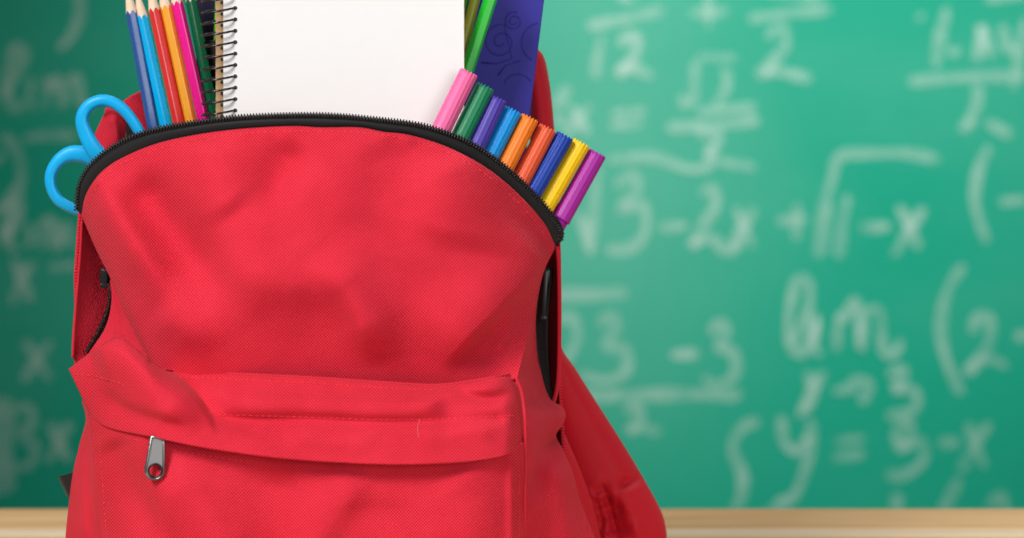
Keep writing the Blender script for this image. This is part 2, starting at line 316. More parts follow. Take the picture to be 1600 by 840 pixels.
PATCH = {}
def patch(key, name, T, B, L, R, depth, nu=150, nv=100, mat=RED, parent=bag, thick=0.0009, edge=0.0, back=None, per=12, flat=False):
    Tc, Bc, Lc, Rc = [catmull(c, None, per=per) if len(c) > 2 else np.linspace(c[0], c[1], 30) for c in (T, B, L, R)]
    u1 = np.linspace(0, 1, nu); u1 = u1 * (1 - edge) + edge * (0.5 - 0.5 * np.cos(math.pi * u1)); v1 = np.linspace(0, 1, nv)
    t, b = at_t(Tc, u1), at_t(Bc, u1); l, r = at_t(Lc, v1), at_t(Rc, v1)
    U, Vv = np.meshgrid(u1, v1); U3, V3 = U[..., None], Vv[..., None]
    P = (1 - V3) * t[None] + V3 * b[None] + (1 - U3) * l[:, None] + U3 * r[:, None] - ((1 - U3) * (1 - V3) * Tc[0] + U3 * (1 - V3) * Tc[-1] + (1 - U3) * V3 * Bc[0] + U3 * V3 * Bc[-1])
    px, py = P[..., 0], P[..., 1]
    Y = depth(U, Vv, px, py)
    X = W(px, py, Y); X[..., 2] = np.maximum(X[..., 2], 0.0015)
    du = np.linalg.norm(np.diff(X, axis=1), axis=2); cu = np.concatenate([np.zeros((nv, 1)), np.cumsum(du, 1)], 1); cu -= cu[:, [nu // 2]]
    dv = np.linalg.norm(np.diff(X, axis=0), axis=2); cv = np.concatenate([np.zeros((1, nu)), np.cumsum(dv, 0)], 0)
    cv = cv * 0.3 + cv[:, [nu // 2]] * 0.7
    if flat: cu, cv = px * S, py * S
    uv = np.stack([cu, cv], -1).reshape(-1, 2) * 1000
    f = [(j * nu + i, (j + 1) * nu + i, (j + 1) * nu + i + 1, j * nu + i + 1) for j in range(nv - 1) for i in range(nu - 1)]
    vs = X.reshape(-1, 3)
    if back is not None:
        X2 = W(px, py, back(U, Vv, px, py)); X2[..., 2] = np.maximum(X2[..., 2], 0.0015); n0 = len(vs)
        vs = np.vstack([vs, X2.reshape(-1, 3)]); uv = np.vstack([uv, uv])
        f += [tuple(n0 + k for k in q[::-1]) for q in f]
        rim = [i for i in range(nu)] + [j * nu + nu - 1 for j in range(1, nv)] + [(nv - 1) * nu + i for i in range(nu - 2, -1, -1)] + [j * nu for j in range(nv - 2, 0, -1)]
        f += [(rim[k], rim[(k + 1) % len(rim)], n0 + rim[(k + 1) % len(rim)], n0 + rim[k]) for k in range(len(rim))]
    o = mesh_obj(name, vs, f, mat, parent, True, uv)
    if back is None and thick:
        s = o.modifiers.new('cloth_thickness', 'SOLIDIFY'); s.thickness = thick; s.offset = -1
    PATCH[key] = (px.ravel(), py.ravel(), Y.ravel())
    return o
def depth_at(key, x, y):
    a, b, c = PATCH[key]; i = np.argmin((a - x) ** 2 + (b - y) ** 2); return c[i]

def stitches(key, pts, dash=6.5, gap=3.2, w=0.00024, lift=0.0002, mat=THREAD, parent=bag):
    c = catmull(pts, None, per=20) if len(pts) > 2 else np.linspace(pts[0], pts[1], 40)
    L = np.linalg.norm(np.diff(c, axis=0), axis=1).sum(); n = int(L / (dash + gap)); mb = MB()
    for i in range(n):
        t = np.array([i * (dash + gap) / L, (i * (dash + gap) + dash / 2) / L, (i * (dash + gap) + dash) / L]); q = at_t(c, t)
        P = [V(x, y, depth_at(key, x, y) - lift + (0.00035 if k != 1 else 0)) for k, (x, y) in enumerate(q)]
        mb.tube(P, w, 5)
    o = mb.obj('stitching', mat, parent); o['kind'] = 'stuff'; return o

# --- upper front panel -------------------------------------------------
TOPF = [(127, 336), (135, 302), (160, 267), (200, 242), (260, 220), (350, 204), (450, 197), (500, 199), (560, 199), (600, 206), (640, 211), (700, 230), (760, 262), (810, 303), (850, 348), (867, 382)]
TOPT = [(120, 328), (123, 292), (141, 259), (176, 230), (226, 207), (302, 192), (382, 183), (500, 180), (600, 188), (670, 199), (738, 225), (798, 268), (848, 318), (875, 357), (876, 374)]
def ytop(U): return 0.022 + 0.060 * np.abs(2 * U - 1) ** 2.4
def d_panel(U, Vv, x, y):
    e = np.abs(2 * U - 1)
    base = (1 - Vv) * ytop(U) + Vv * (0.012 + np.where(U < .5, 0.020, 0.0) * e ** 5)
    base -= 0.020 * np.sin(math.pi * np.clip(Vv, 0, 1)) ** 0.8 * (1 - e ** 3.5)
    base += 0.016 * np.clip((e - 0.93) / 0.07, 0, 1) ** 2 * np.clip(Vv * 4, 0, 1) * np.clip(1 - 1.6 * Vv, 0, 1)
    f = 0
    f += fold(x, y, [(135, 262), (178, 335), (232, 420), (266, 505)], 12, 30, 36, (.1, .5))
    f += fold(x, y, [(205, 262), (262, 345), (325, 430), (385, 500)], -11, 36, 44, (.2, .45))
    f += fold(x, y, [(474, 214), (446, 262), (400, 350)], -8, 26, 44, (.3, .5))
    f += fold(x, y, [(315, 210), (325, 270), (370, 340)], 5, 40, 40)
    f += fold(x, y, [(310, 470), (385, 440), (470, 440), (545, 470)], 6, 60, 46, (.4, .4))
    f += fold(x, y, [(490, 390), (540, 450), (576, 520), (592, 575)], 10, 48, 32, (.35, .35))
    f += fold(x, y, [(864, 392), (800, 455), (740, 515), (680, 574)], 11, 18, 70, (.1, .3))
    f += fold(x, y, [(690, 230), (725, 310), (715, 400)], 6, 80, 80)
    f += fold(x, y, [(605, 205), (620, 300), (600, 400)], -5, 56, 60)
    f += fold(x, y, [(238, 480), (300, 520), (330, 560)], 4, 34, 30, (.3, .5))
    f += fold(x, y, [(806, 470), (790, 520), (770, 560)], 2.5, 8, 14)
    f = f * 1.35
    f += soft_noise(x, y, 170, 3) * 0.6 + soft_noise(x, y, 60, 5) * 0.2
    hem = np.exp(-((Vv - 0.025) / 0.02) ** 2) * 0.5 * np.sin(x * 0.11 + 2 * np.sin(x * 0.03))
    return base - (f + hem) * 0.001
LP = [(127, 336), (150, 390), (174, 438), (196, 490), (232, 562)]
RP = [(867, 382), (846, 436), (828, 515), (808, 590)]
patch('panel', 'front_panel', TOPF, [(232, 562), (262, 590), (350, 596), (480, 601), (600, 608), (680, 612), (740, 604), (808, 590)], LP, RP, d_panel, 260, 170, edge=0.55, flat=True)
stitches('panel', [(139, 318), (150, 294), (172, 267), (208, 248), (265, 228), (350, 212), (450, 205), (560, 207), (640, 219), (698, 238), (754, 269), (802, 309), (840, 350), (858, 382)])

# zipper along the opening edge
def yz(x): return float(ytop(np.clip((x - 124) / 746.0, 0, 1)))
Tc = at_t(catmull(TOPT, None), np.linspace(0, 1, 260)); Fc = at_t(catmull(TOPF, None), np.linspace(0, 1, 260))
rows = []
for k, s in enumerate((-0.22, 0.1, 0.45, 0.8, 1.0)):
    q = Fc + (Tc - Fc) * s; yy = np.array([yz(x) for x in q[:, 0]]) + (0.0025, 0.0012, -0.0002, 0.0006, 0.0022)[k]
    rows.append(W(q[:, 0], q[:, 1], yy))
n = 260; vs = np.vstack(rows); f = [(r * n + i, r * n + i + 1, (r + 1) * n + i + 1, (r + 1) * n + i) for r in range(4) for i in range(n - 1)]
uv = np.stack([np.tile(np.arange(n) * 1.3, 5), np.repeat(np.arange(5) * 2.2, n)], -1)
o = mesh_obj('zipper_tape', vs, f, TAPE, bag, True, uv); s = o.modifiers.new('t', 'SOLIDIFY'); s.thickness = 0.0006

def teeth(path, yfn, pitch=4.65, parent=bag, size=1.0, side=1.0):
    """coil: cord plus one hooked tooth per pitch"""
    L = np.linalg.norm(np.diff(path, axis=0), axis=1).sum(); m = int(L / pitch); q = at_t(path, np.linspace(0, 1, m)); t = np.gradient(q, axis=0); t /= np.linalg.norm(t, axis=1)[:, None]
    nn = np.stack([t[:, 1], -t[:, 0]], -1) * side; mb = MB()
    for i in range(m):
        x, y = q[i]; a = nn[i]; tt = t[i]; Y = yfn(x, y)
        P = [V(*(q[i] + a * r * size + tt * sh), Y + dy) for r, sh, dy in ((-7.5, -1.6, -0.0006), (-3.5, -0.7, -0.0017), (1.5, 0.2, -0.0013), (4.6, 0.2, -0.0004), (5.2, 0.2, 0.0006))]
        mb.tube(P, [0.00032, 0.0005, 0.00048, 0.00046, 0.0003], 6)
    for r in (-5.5, 0.5):
        mb.tube([V(*(q[i] + nn[i] * r * size), yfn(*q[i]) - 0.0003) for i in range(0, m, 1)], 0.00075 * size, 6)
    o = mb.obj('zipper_teeth', TOOTH, parent); o['kind'] = 'stuff'; return o
teeth(at_t(catmull(TOPT, None), np.linspace(0, 1, 600)), lambda x, y: yz(x) + 0.0015, size=0.85)
# doubled-over tape end at the right corner
c = catmull([(856, 330), (868, 350), (873, 364), (870, 376), (860, 374)], 24)
mb = MB(); mb.tube([V(x, y, .0835 + .0002 * i) for i, (x, y) in enumerate(c)], [.0012 + .0017 * math.sin(math.pi * (i + 1) / 25) for i in range(24)], 12, flat=.8); mb.obj('tape_end', TAPE, bag)

# --- pocket flap -------------------------------------------------------
def d_flap(U, Vv, x, y):
    e = np.abs(2 * U - 1)
    base = 0.004 - 0.036 * np.clip(Vv, 0, 1) ** 0.55 * (1 - 0.55 * e ** 4)
    base += 0.034 * np.clip((0.19 - U) / 0.19, 0, 1) ** 1.4 + 0.020 * np.clip((U - 0.95) / 0.05, 0, 1) ** 2
    f = fold(x, y, [(140, 556), (182, 548), (238, 592), (284, 632), (315, 680)], 13, 22, 50, (.1, .3))
    f += fold(x, y, [(236, 556), (266, 577), (306, 610), (334, 650), (345, 685)], -17, 60, 7, (.02, .35))
    f += fold(x, y, [(300, 592), (345, 618), (420, 625), (600, 630), (720, 628)], 5.5, 16, 24, (.1, .2))
    f += fold(x, y, [(330, 655), (480, 655), (620, 660), (800, 652)], -3.2, 10, 9, (.05, .05))
    f += fold(x, y, [(330, 640), (400, 668), (480, 676)], -4.5, 16, 18)
    f += fold(x, y, [(640, 640), (720, 612), (790, 600)], 4, 12, 16)
    f += fold(x, y, [(700, 604), (760, 622), (806, 612)], -3.6, 10, 10)
    f += fold(x, y, [(640, 690), (700, 672), (790, 668)], 3, 20, 20)
    f += fold(x, y, [(143, 560), (143, 600), (141, 646)], -1.4, 6, 6, (.0, .0))
    f += fold(x, y, [(420, 668), (520, 690), (600, 690)], 2.5, 16, 16)
    f += fold(x, y, [(690, 612), (700, 650), (690, 690)], -1.5, 14, 14)
    f += fold(x, y, [(150, 600), (200, 640), (300, 672)], -4, 10, 18)
    f += soft_noise(x, y, 110, 11) * 0.6 + soft_noise(x, y, 45, 12) * 0.15
    return base - f * 0.001
FT = [(107, 576), (140, 551), (183, 527), (215, 546), (250, 574), (275, 580), (350, 583), (480, 589), (600, 597), (680, 601), (740, 594), (805, 583)]
FB = [(141, 648), (168, 667), (232, 681), (308, 696), (400, 710), (480, 718), (600, 724), (700, 722), (770, 715), (819, 702)]
patch('flap', 'pocket_flap', FT, FB, [(107, 576), (122, 608), (141, 648)], [(805, 583), (815, 618), (820, 660), (819, 702)], d_flap, 240, 90, thick=0.0016, flat=True)
stitches('flap', [(340, 647), (480, 651), (600, 655), (700, 653), (810, 648)])
stitches('flap', [(280, 588), (350, 591), (480, 597), (600, 605), (680, 608)], dash=5.5)
mb = MB(); mb.tube([V(x, y, depth_at('flap', x, y) - 0.0004) for x, y in catmull([(656, 655), (653, 664), (652.5, 674), (654, 682)], 10)], 0.00008, 5); mb.obj('loose_thread', plastic('pale_lint', (0.85, 0.30, 0.34), 0.8), bag)
stitches('flap', [(116, 584), (143, 586), (180, 596), (205, 604)])

# --- pocket front ------------------------------------------------------
def d_pocket(U, Vv, x, y):
    e = np.abs(2 * U - 1)
    base = -0.020 - 0.012 * np.clip(Vv * 1.5, 0, 1) * (1 - e ** 4) + 0.020 * e ** 7 * (U > .5) + 0.045 * np.clip((0.16 - U) / 0.16, 0, 1) ** 1.3
    f = fold(x, y, [(172, 680), (205, 760), (262, 850), (300, 930)], -5, 24, 34, (.1, .3))
    f += fold(x, y, [(245, 720), (300, 775), (345, 850), (370, 930)], 4, 40, 40, (.25, .3))
    f += fold(x, y, [(575, 725), (540, 780), (490, 850), (470, 900)], 3.5, 26, 40, (.3, .3))
    f += fold(x, y, [(440, 725), (425, 800), (450, 880)], -3, 44, 50)
    f += fold(x, y, [(490, 818), (560, 797), (650, 800)], -0.9, 14, 26)
    f += fold(x, y, [(700, 725), (740, 790), (730, 880)], 2.6, 60, 50)
    f += fold(x, y, [(798, 700), (800, 780), (800, 900)], 2.0, 10, 8, (.0, .0))
    f = f * 1.5
    f += soft_noise(x, y, 120, 21) * 0.8 + soft_noise(x, y, 50, 22) * 0.18
    return base - f * 0.001
PL = [(136, 628), (149, 748), (158, 840), (165, 950), (176, 1062)]
PR = [(819, 690), (819, 840), (814, 950), (802, 1062)]
patch('pocket', 'pocket_front', [(136, 628), (168, 652), (232, 668), (308, 684), (400, 698), (480, 707), (600, 713), (700, 711), (770, 703), (819, 690)], [(176, 1062), (480, 1070), (802, 1062)], PL, PR, d_pocket, 220, 120, edge=0.4, flat=True)
stitches('pocket', [(200, 683), (226, 690)]); stitches('pocket', [(268, 701), (330, 712), (400, 721)])
stitches('pocket', [(810, 712), (811, 780), (812, 850)], dash=6); stitches('pocket', [(156, 690), (160, 748), (167, 845)], dash=6)

mb = MB(); pp = catmull([(258, 577), (300, 582), (350, 583), (480, 589), (600, 597), (680, 601), (740, 594), (800, 584)], 90)
mb.tube([V(x, y - 0.5, depth_at('flap', x, y) - 0.0004) for x, y in pp], 0.0006, 6); mb.obj('piping', RED, bag)
# piping where the pocket meets the side, right
mb = MB(); pp = catmull([(806, 588), (815, 612), (820, 650), (821, 700), (820, 780), (819, 850), (812, 960)], 60)
mb.tube([V(x, y, 0.000 + (0.0015 if y < 640 else 0) - 0.001 * math.sin(y * .05)) for x, y in pp], 0.0008, 8)
o = mb.obj('piping', RED, bag)

# --- side gussets ------------------------------------------------------
def d_gr(U, Vv, x, y):
    y0 = np.interp(y, [384, 436, 515, 590, 700], [.084, .067, .040, .0145, .004]); y1 = np.interp(y, [600, 640, 700], [.088, .078, .048]); base = y0 + (y1 - y0) * U ** 1.3
    f = fold(x, y, [(850, 560), (862, 625), (884, 648)], 6, 24, 20, (.3, .0))
    f += fold(x, y, [(890, 672), (862, 690), (842, 730), (836, 790)], -9, 20, 14, (.0, .4))
    f += fold(x, y, [(868, 712), (880, 770), (890, 860)], 6, 22, 22, (.2, .1))
    f += fold(x, y, [(830, 620), (838, 680), (828, 740)], 3, 16, 20)
    return base - f * 0.001
patch('gusset_r', 'side_gusset', [(866, 384), (869, 386)], [(812, 1062), (925, 1010)],
      [(866, 384), (845, 436), (827, 515), (807, 588), (818, 700), (819, 840), (812, 1062)],
      [(869, 386), (850, 425), (838, 490), (842, 560), (857, 618), (878, 634), (884, 648), (879, 664), (869, 680), (880, 702), (895, 738), (906, 780), (920, 815), (932, 850), (940, 930), (925, 1010)],
      d_gr, 60, 240)
def d_gl(U, Vv, x, y):
    base = 0.072 - 0.042 * U ** 0.8
    f = fold(x, y, [(120, 690), (128, 760), (130, 860)], 4, 12, 14) + fold(x, y, [(141, 660), (138, 740), (146, 860)], -2.5, 6, 7)
    return base - f * 0.001
patch('gusset_l', 'side_gusset', [(128, 626), (142, 632)], [(108, 1030), (178, 1062)],
      [(128, 626), (134, 655), (125, 690), (113, 742), (106, 800), (102, 845), (99, 940), (108, 1030)], [(142, 632), (150, 748), (159, 840), (166, 950), (178, 1062)], d_gl, 50, 140)
# folded gusset above the flap, left
def d_gu(U, Vv, x, y):
    y1 = np.interp(y, [438, 490, 562, 588], [.074, .062, .036, .030]); base = 0.076 + (y1 - 0.076) * U - 0.012 * Vv * (1 - U)
    f = fold(x, y, [(205, 455), (222, 510), (244, 566)], 3, 10, 14, (.1, .0)) + fold(x, y, [(176, 520), (205, 540), (240, 572)], 3.5, 8, 10, (.1, .1))
    return base - f * 0.001
patch('gusset_u', 'side_gusset', [(172, 436), (182, 440)], [(138, 552), (170, 545), (205, 560), (256, 588)], [(172, 436), (174, 470), (165, 510), (138, 552)], [(182, 440), (205, 495), (238, 560), (256, 588)], d_gu, 60, 80)

# --- rear half of the bag ---------------------------------------------
def d_rl(U, Vv, x, y): return 0.090 + 0.018 * U + 0.004 * np.sin(Vv * 5) * U
patch('rear_l', 'rear_side', [(129, 330), (190, 330)], [(143, 620), (190, 620)], [(129, 330), (126, 380), (121, 450), (116, 510), (114, 552), (126, 585), (143, 620)], [(190, 330), (190, 620)], d_rl, 40, 80)
def d_rr(U, Vv, x, y): return 0.125 - 0.037 * U ** 4
patch('rear_r', 'rear_side', [(825, 340), (868, 340)], [(836, 650), (880, 650)], [(825, 340), (820, 500), (836, 650)], [(870, 340), (874, 400), (874, 500), (873, 600), (876, 650)], d_rr, 40, 80)
mb = MB(); mb.tube([V(x, y, 0.0865) for x, y in catmull([(871, 384), (873.5, 430), (874, 520), (872, 590), (866, 624), (860, 632)], 40)], 0.0012, 8); mb.obj('piping', RED, bag)
mb = MB(); mb.tube([V(x, y, 0.089) for x, y in catmull([(128, 345), (125, 400), (120, 460), (115.5, 520), (114, 558)], 40)], 0.0008, 8); mb.obj('piping', RED, bag)
# back wall, sides and base as one U-shaped shell
ys = [(128, 868, 300), (124, 872, 345), (118, 874, 430), (120, 874, 520), (146, 876, 620), (132, 882, 720), (112, 902, 820), (102, 925, 920), (104, 925, 1004)]
vs = []; nn_ = 40
for (l, r, y) in ys:
    for i in range(nn_):
        t = i / (nn_ - 1); a = math.pi * t; cx = (l + r) / 2; w = (r - l) / 2
        X = cx - w * np.sign(math.cos(a)) * abs(math.cos(a)) ** 0.35; Yd = 0.093 + 0.075 * math.sin(a) ** 0.35
        k = (D + 0.093) / (D + Yd); vs.append(W(800 + (X - 800) * k, HZ + (y - HZ) * k, Yd))
vs = np.array(vs); vs[:, 2] = np.maximum(vs[:, 2], 0.002)
f = [(j * nn_ + i, j * nn_ + i + 1, (j + 1) * nn_ + i + 1, (j + 1) * nn_ + i) for j in range(len(ys) - 1) for i in range(nn_ - 1)]
o = mesh_obj('back_panel', vs, f, RED, bag, True, vs[:, [0, 2]] * 1000); s = o.modifiers.new('t', 'SOLIDIFY'); s.thickness = 0.002; s.offset = 0
# upper back wall with its own curved zip edge
def d_bw(U, Vv, x, y): return 0.158 - 0.03 * np.abs(2 * U - 1) ** 3
patch('backw', 'back_panel', [(150, 300), (180, 235), (212, 214), (320, 200), (500, 195), (690, 195), (770, 222), (828, 258), (856, 298), (866, 340)], [(140, 420), (860, 420)], [(150, 300), (140, 420)], [(866, 340), (860, 420)], d_bw, 80, 30)
mb = MB()
P = catmull([(196, 184), (198, 205), (200, 236)], 20); Q = catmull([(214, 190), (215, 210), (217, 236)], 20)
mb.add(np.vstack([W(P[:, 0], P[:, 1], 0.128), W(Q[:, 0], Q[:, 1], 0.124), W(P[:, 0], P[:, 1], 0.130), W(Q[:, 0], Q[:, 1], 0.126)]).tolist(), [(i, i + 1, 21 + i, 20 + i) for i in range(19)] + [(40 + i, 60 + i, 61 + i, 41 + i) for i in range(19)])
o = mb.obj('zipper_tape', TAPE, bag)
# base
mb = MB(); c = [(-0.226, 0.03), (-0.2, -0.022), (0.0, -0.022), (0.03, 0.0), (0.045, 0.06), (0.04, 0.16), (-0.2, 0.165), (-0.228, 0.12)]
mb.add([(x, y, 0.0012) for x, y in c] + [(x, y, 0.004) for x, y in c], [tuple(range(8))[::-1], tuple(range(8, 16))] + [(i, (i + 1) % 8, 8 + (i + 1) % 8, 8 + i) for i in range(8)]); mb.obj('base_panel', PAD, bag, False)
# inner pouch floor that carries the supplies
mb = MB(); zf = CZ - (640 - HZ) * S
c = [(-0.19, 0.055), (-0.12, 0.025), (-0.02, 0.025), (0.005, 0.05), (0.01, 0.14), (-0.10, 0.15), (-0.19, 0.14)]
mb.add([(x, y, zf - .002) for x, y in c] + [(x, y, zf) for x, y in c], [tuple(range(7))[::-1], tuple(range(7, 14))] + [(i, (i + 1) % 7, 7 + (i + 1) % 7, 7 + i) for i in range(7)]); mb.obj('inner_pouch_floor', TAPE, bag, False)

# side zippers in the gaps
def strip(name, A, B, ya, yb, mat=TAPE, parent=bag):
    a, b = catmull(A, 40), catmull(B, 40); rows = []
    for k in np.linspace(0, 1, 5):
        q = a + (b - a) * k; rows.append(W(q[:, 0], q[:, 1], np.full(40, ya + (yb - ya) * k)))
    vs = np.vstack(rows); f = [(r * 40 + i, r * 40 + i + 1, (r + 1) * 40 + i + 1, (r + 1) * 40 + i) for r in range(4) for i in range(39)]
    o = mesh_obj(name, vs, f, mat, parent, True, vs[:, [0, 2]] * 1000); s = o.modifiers.new('t', 'SOLIDIFY'); s.thickness = 0.0006; return o
strip('zipper_tape', [(177, 440), (172, 480), (158, 515), (136, 553)], [(196, 440), (192, 480), (180, 520), (160, 556)], 0.080, 0.074)
teeth(catmull([(175, 440), (171, 478), (157, 513), (136, 550)], 200), lambda x, y: 0.0795, size=0.55, pitch=4.2)
strip('zipper_tape', [(846, 418), (834, 490), (840, 560), (860, 625)], [(866, 418), (858, 490), (858, 560), (866, 625)], 0.087, 0.103)
teeth(catmull([(836, 500), (840, 545), (847, 585), (858, 622)], 200), lambda x, y: 0.086, size=0.5, pitch=4.2, side=1)
def slider(c, Y, w, l, ang=0.0):
    mb = MB(); ca, sa = math.cos(ang), math.sin(ang)
    def q(x, y, d): return V(c[0] + x * ca - y * sa, c[1] + x * sa + y * ca, Y + d)
    def slab(x0, x1, y0, y1, d0, d1):
        v = [q(x, y, d) for d in (d0, d1) for x, y in ((x0, y0), (x1, y0), (x1, y1), (x0, y1))]; mb.add(v, [(0, 1, 2, 3), (7, 6, 5, 4), (0, 4, 5, 1), (1, 5, 6, 2), (2, 6, 7, 3), (3, 7, 4, 0)])
    slab(-w, w, -10, 12, 0, 0.004)
    body = bevel(mb.obj('zip_slider', BLACK, bag), 0.0008, 3)
    mb = MB(); slab(-w * .55, w * .55, -8, l, -0.0035, -0.0018); slab(-w * .8, w * .8, l - 7, l, -0.0036, -0.0014)
    pl = bevel(mb.obj('zip_puller', BLACK, bag), 0.0005, 3); pl.parent = body; pl.matrix_parent_inverse = Matrix.Identity(4)
    return body
slider((164, 430), 0.084, 8, 20, 0.08)
slider((853, 430), 0.088, 7, 70, 0.06)

# --- pocket zip puller -------------------------------------------------
def puller():
    cx, cy, R = 241.5, 734, 16.2; out = []
    for a in np.linspace(math.radians(-8), math.radians(188), 22): out.append((cx + R * math.cos(a), cy + R * math.sin(a)))
    out += [(234.6, 681.5), (237, 679.5), (256, 682.5), (258.2, 685)]
    out = np.array(out); hole = np.array([(cx + 1.2 + 9.6 * math.cos(a), cy + .5 + 9.6 * math.sin(a)) for a in np.linspace(0, 2 * math.pi, 26, endpoint=False)])
    def inset(P, d):
        c = P.mean(0); n = len(P); r = []
        for i in range(n):
            t = P[(i + 1) % n] - P[i - 1]; t /= np.linalg.norm(t) + 1e-9; r.append(P[i] + np.array([-t[1], t[0]]) * d)
        return np.array(r)
    Y0 = depth_at('pocket', 246, 735) - 0.0042
    root = MB(); ri = inset(out, 4.0); n = len(out)
    rings = [(out, Y0 + 0.0022), (out, Y0 + 0.0005), (inset(out, 1.2), Y0), (inset(out, 3.0), Y0), (ri, Y0 + 0.0006)]
    vs = np.vstack([W(p[:, 0], p[:, 1], np.full(n, y)) for p, y in rings]); f = []
    for r in range(4):
        for i in range(n): f.append((r * n + i, r * n + (i + 1) % n, (r + 1) * n + (i + 1) % n, (r + 1) * n + i))
    f.append(tuple(range(n)))
    rimo = mesh_obj('zip_puller', vs, f[:-1], GUN, bag)
    # inset plate with the hole: polygons from outer loop to hole loop
    import bmesh
    bm = bmesh.new(); pr = inset(out, 3.6)
    def loop(P, y): return [bm.verts.new(V(a, b, y)) for a, b in P]
    A = loop(pr, Y0 + 0.0007); H = loop(hole, Y0 + 0.0007)
    es = [bm.edges.new((q[i], q[(i + 1) % len(q)])) for q in (A, H) for i in range(len(q))]
    bmesh.ops.triangle_fill(bm, use_beauty=True, use_dissolve=False, edges=es)
    H2 = loop(hole, Y0 + 0.0022)
    for i in range(26): bm.faces.new((H[i], H[(i + 1) % 26], H2[(i + 1) % 26], H2[i]))
    me = bpy.data.meshes.new('plate'); bm.to_mesh(me); bm.free(); me.materials.append(SILV)
    po = bpy.data.objects.new('plate', me); COL.objects.link(po); po.parent = rimo; po.matrix_parent_inverse = rimo.matrix_world.inverted()
    hm = MB(); hm.tube([V(cx + 1.2 + 10.6 * math.cos(a), cy + .5 + 10.6 * math.sin(a), Y0 + 0.0006) for a in np.linspace(0, 2 * math.pi, 30, endpoint=False)], 0.0005, 8, True)
    ho = hm.obj('eyelet', BLACK, bag); ho.parent = rimo; ho.matrix_parent_inverse = rimo.matrix_world.inverted()
GUN = plastic('polished_gunmetal', (0.20, 0.19, 0.19), 0.3, metal=1.0, var=0.01); SILV = plastic('brushed_zinc', (0.30, 0.31, 0.32), 0.5, metal=0.5, var=0.01)
puller()

# --- webbing tab, left -------------------------------------------------
strip('webbing_tab', [(90, 744), (96, 757), (105, 776)], [(122, 735), (122, 752), (120, 772)], 0.075, 0.068)

# --- shoulder straps ---------------------------------------------------
def d_st(U, Vv, x, y):
    base = 0.150 - 0.016 * (np.clip(1 - np.abs(2 * U - 1) ** 2.6, 0, 1)) ** 0.6 + 0.01 * np.sin(Vv * 3)
    f = fold(x, y, [(1004, 742), (984, 752), (962, 756)], -5, 8, 10, (0, .3))
    f += fold(x, y, [(962, 756), (985, 800), (1000, 850)], 3.5, 20, 18)
    f += fold(x, y, [(945, 770), (965, 810), (975, 850)], -3.5, 14, 14)
    for (a, b, am) in (((925, 770), (948, 760), -2.5), ((930, 790), (958, 778), -3.0), ((935, 812), (962, 800), -3.0), ((945, 832), (968, 822), -2.5), ((948, 765), (962, 835), -2.5), ((928, 775), (946, 838), -2.5)):
        f += fold(x, y, [a, b], am, 5, 5, (.2, .2))
    f += (soft_noise(x, y, 30, 31) * 4.5 + soft_noise(x, y, 16, 32) * 1.6) * np.exp(-(((x - 950) / 36) ** 2 + ((y - 808) / 46) ** 2))
    return base - f * 0.001
patch('strap', 'shoulder_strap', [(800, 72), (838, 74)], [(925, 930), (1020, 925)],
      [(800, 72), (822, 150), (832, 300), (834, 450), (838, 560), (860, 672), (876, 730), (892, 790), (908, 855), (905, 930)],
      [(838, 74), (851, 92), (860, 138), (866, 200), (872, 300), (874.5, 420), (874, 528), (904, 583), (970, 687), (1003, 742), (1030, 791), (1040, 822), (1040, 850), (1020, 925)],
      d_st, 70, 200, mat=PAD, back=lambda U, Vv, x, y: 0.152 + 0.010 * np.sin(Vv * 3) + 0 * x)
def d_s2(U, Vv, x, y): return 0.120 - 0.006 * (1 - np.abs(2 * U - 1) ** 2) + 0.004 * Vv
patch('strap_in', 'strap_lining', [(860, 660), (880, 672)], [(930, 900), (965, 900)], [(860, 660), (872, 720), (890, 800), (930, 900)], [(880, 672), (904, 727), (924, 782), (938, 836), (955, 900)], d_s2, 30, 60, mat=PAD, back=lambda U, Vv, x, y: 0.124 + 0.004 * Vv)
# left strap, folded over near the scissors
def d_l1(U, Vv, x, y): return 0.142 - 0.003 * np.sin(math.pi * U)
patch('lst1', 'shoulder_strap', [(190, 160), (206, 149), (224, 140)], [(200, 250), (240, 250)], [(190, 160), (196, 200), (200, 250)], [(224, 140), (236, 190), (240, 250)], d_l1, 30, 40, mat=RED, back=lambda U, Vv, x, y: 0.147 + 0 * x)
def d_l2(U, Vv, x, y): return 0.132 - 0.005 * np.sin(math.pi * U) * (0.4 + Vv) - 0.004 * np.exp(-((Vv - 0.02) / .1) ** 2) - 0.001 * fold(x, y, [(168, 178), (182, 200), (186, 240)], 3, 8, 8)
patch('lst2', 'strap_fold', [(166, 172), (178, 169), (194, 177)], [(140, 262), (200, 262)], [(166, 172), (157, 190), (147, 216), (140, 262)], [(194, 177), (197, 190), (196, 222), (200, 262)], d_l2, 40, 50, mat=RED, back=lambda U, Vv, x, y: 0.138 + 0 * x)
mb = MB(); mb.tube([V(*p, 0.1285) for p in catmull([(164, 174), (172, 170), (182, 171), (194, 177)], 16)], [0.0006 + 0.0016 * math.sin(math.pi * i / 15) for i in range(16)], 10); mb.obj('rolled_edge', RED, bag)

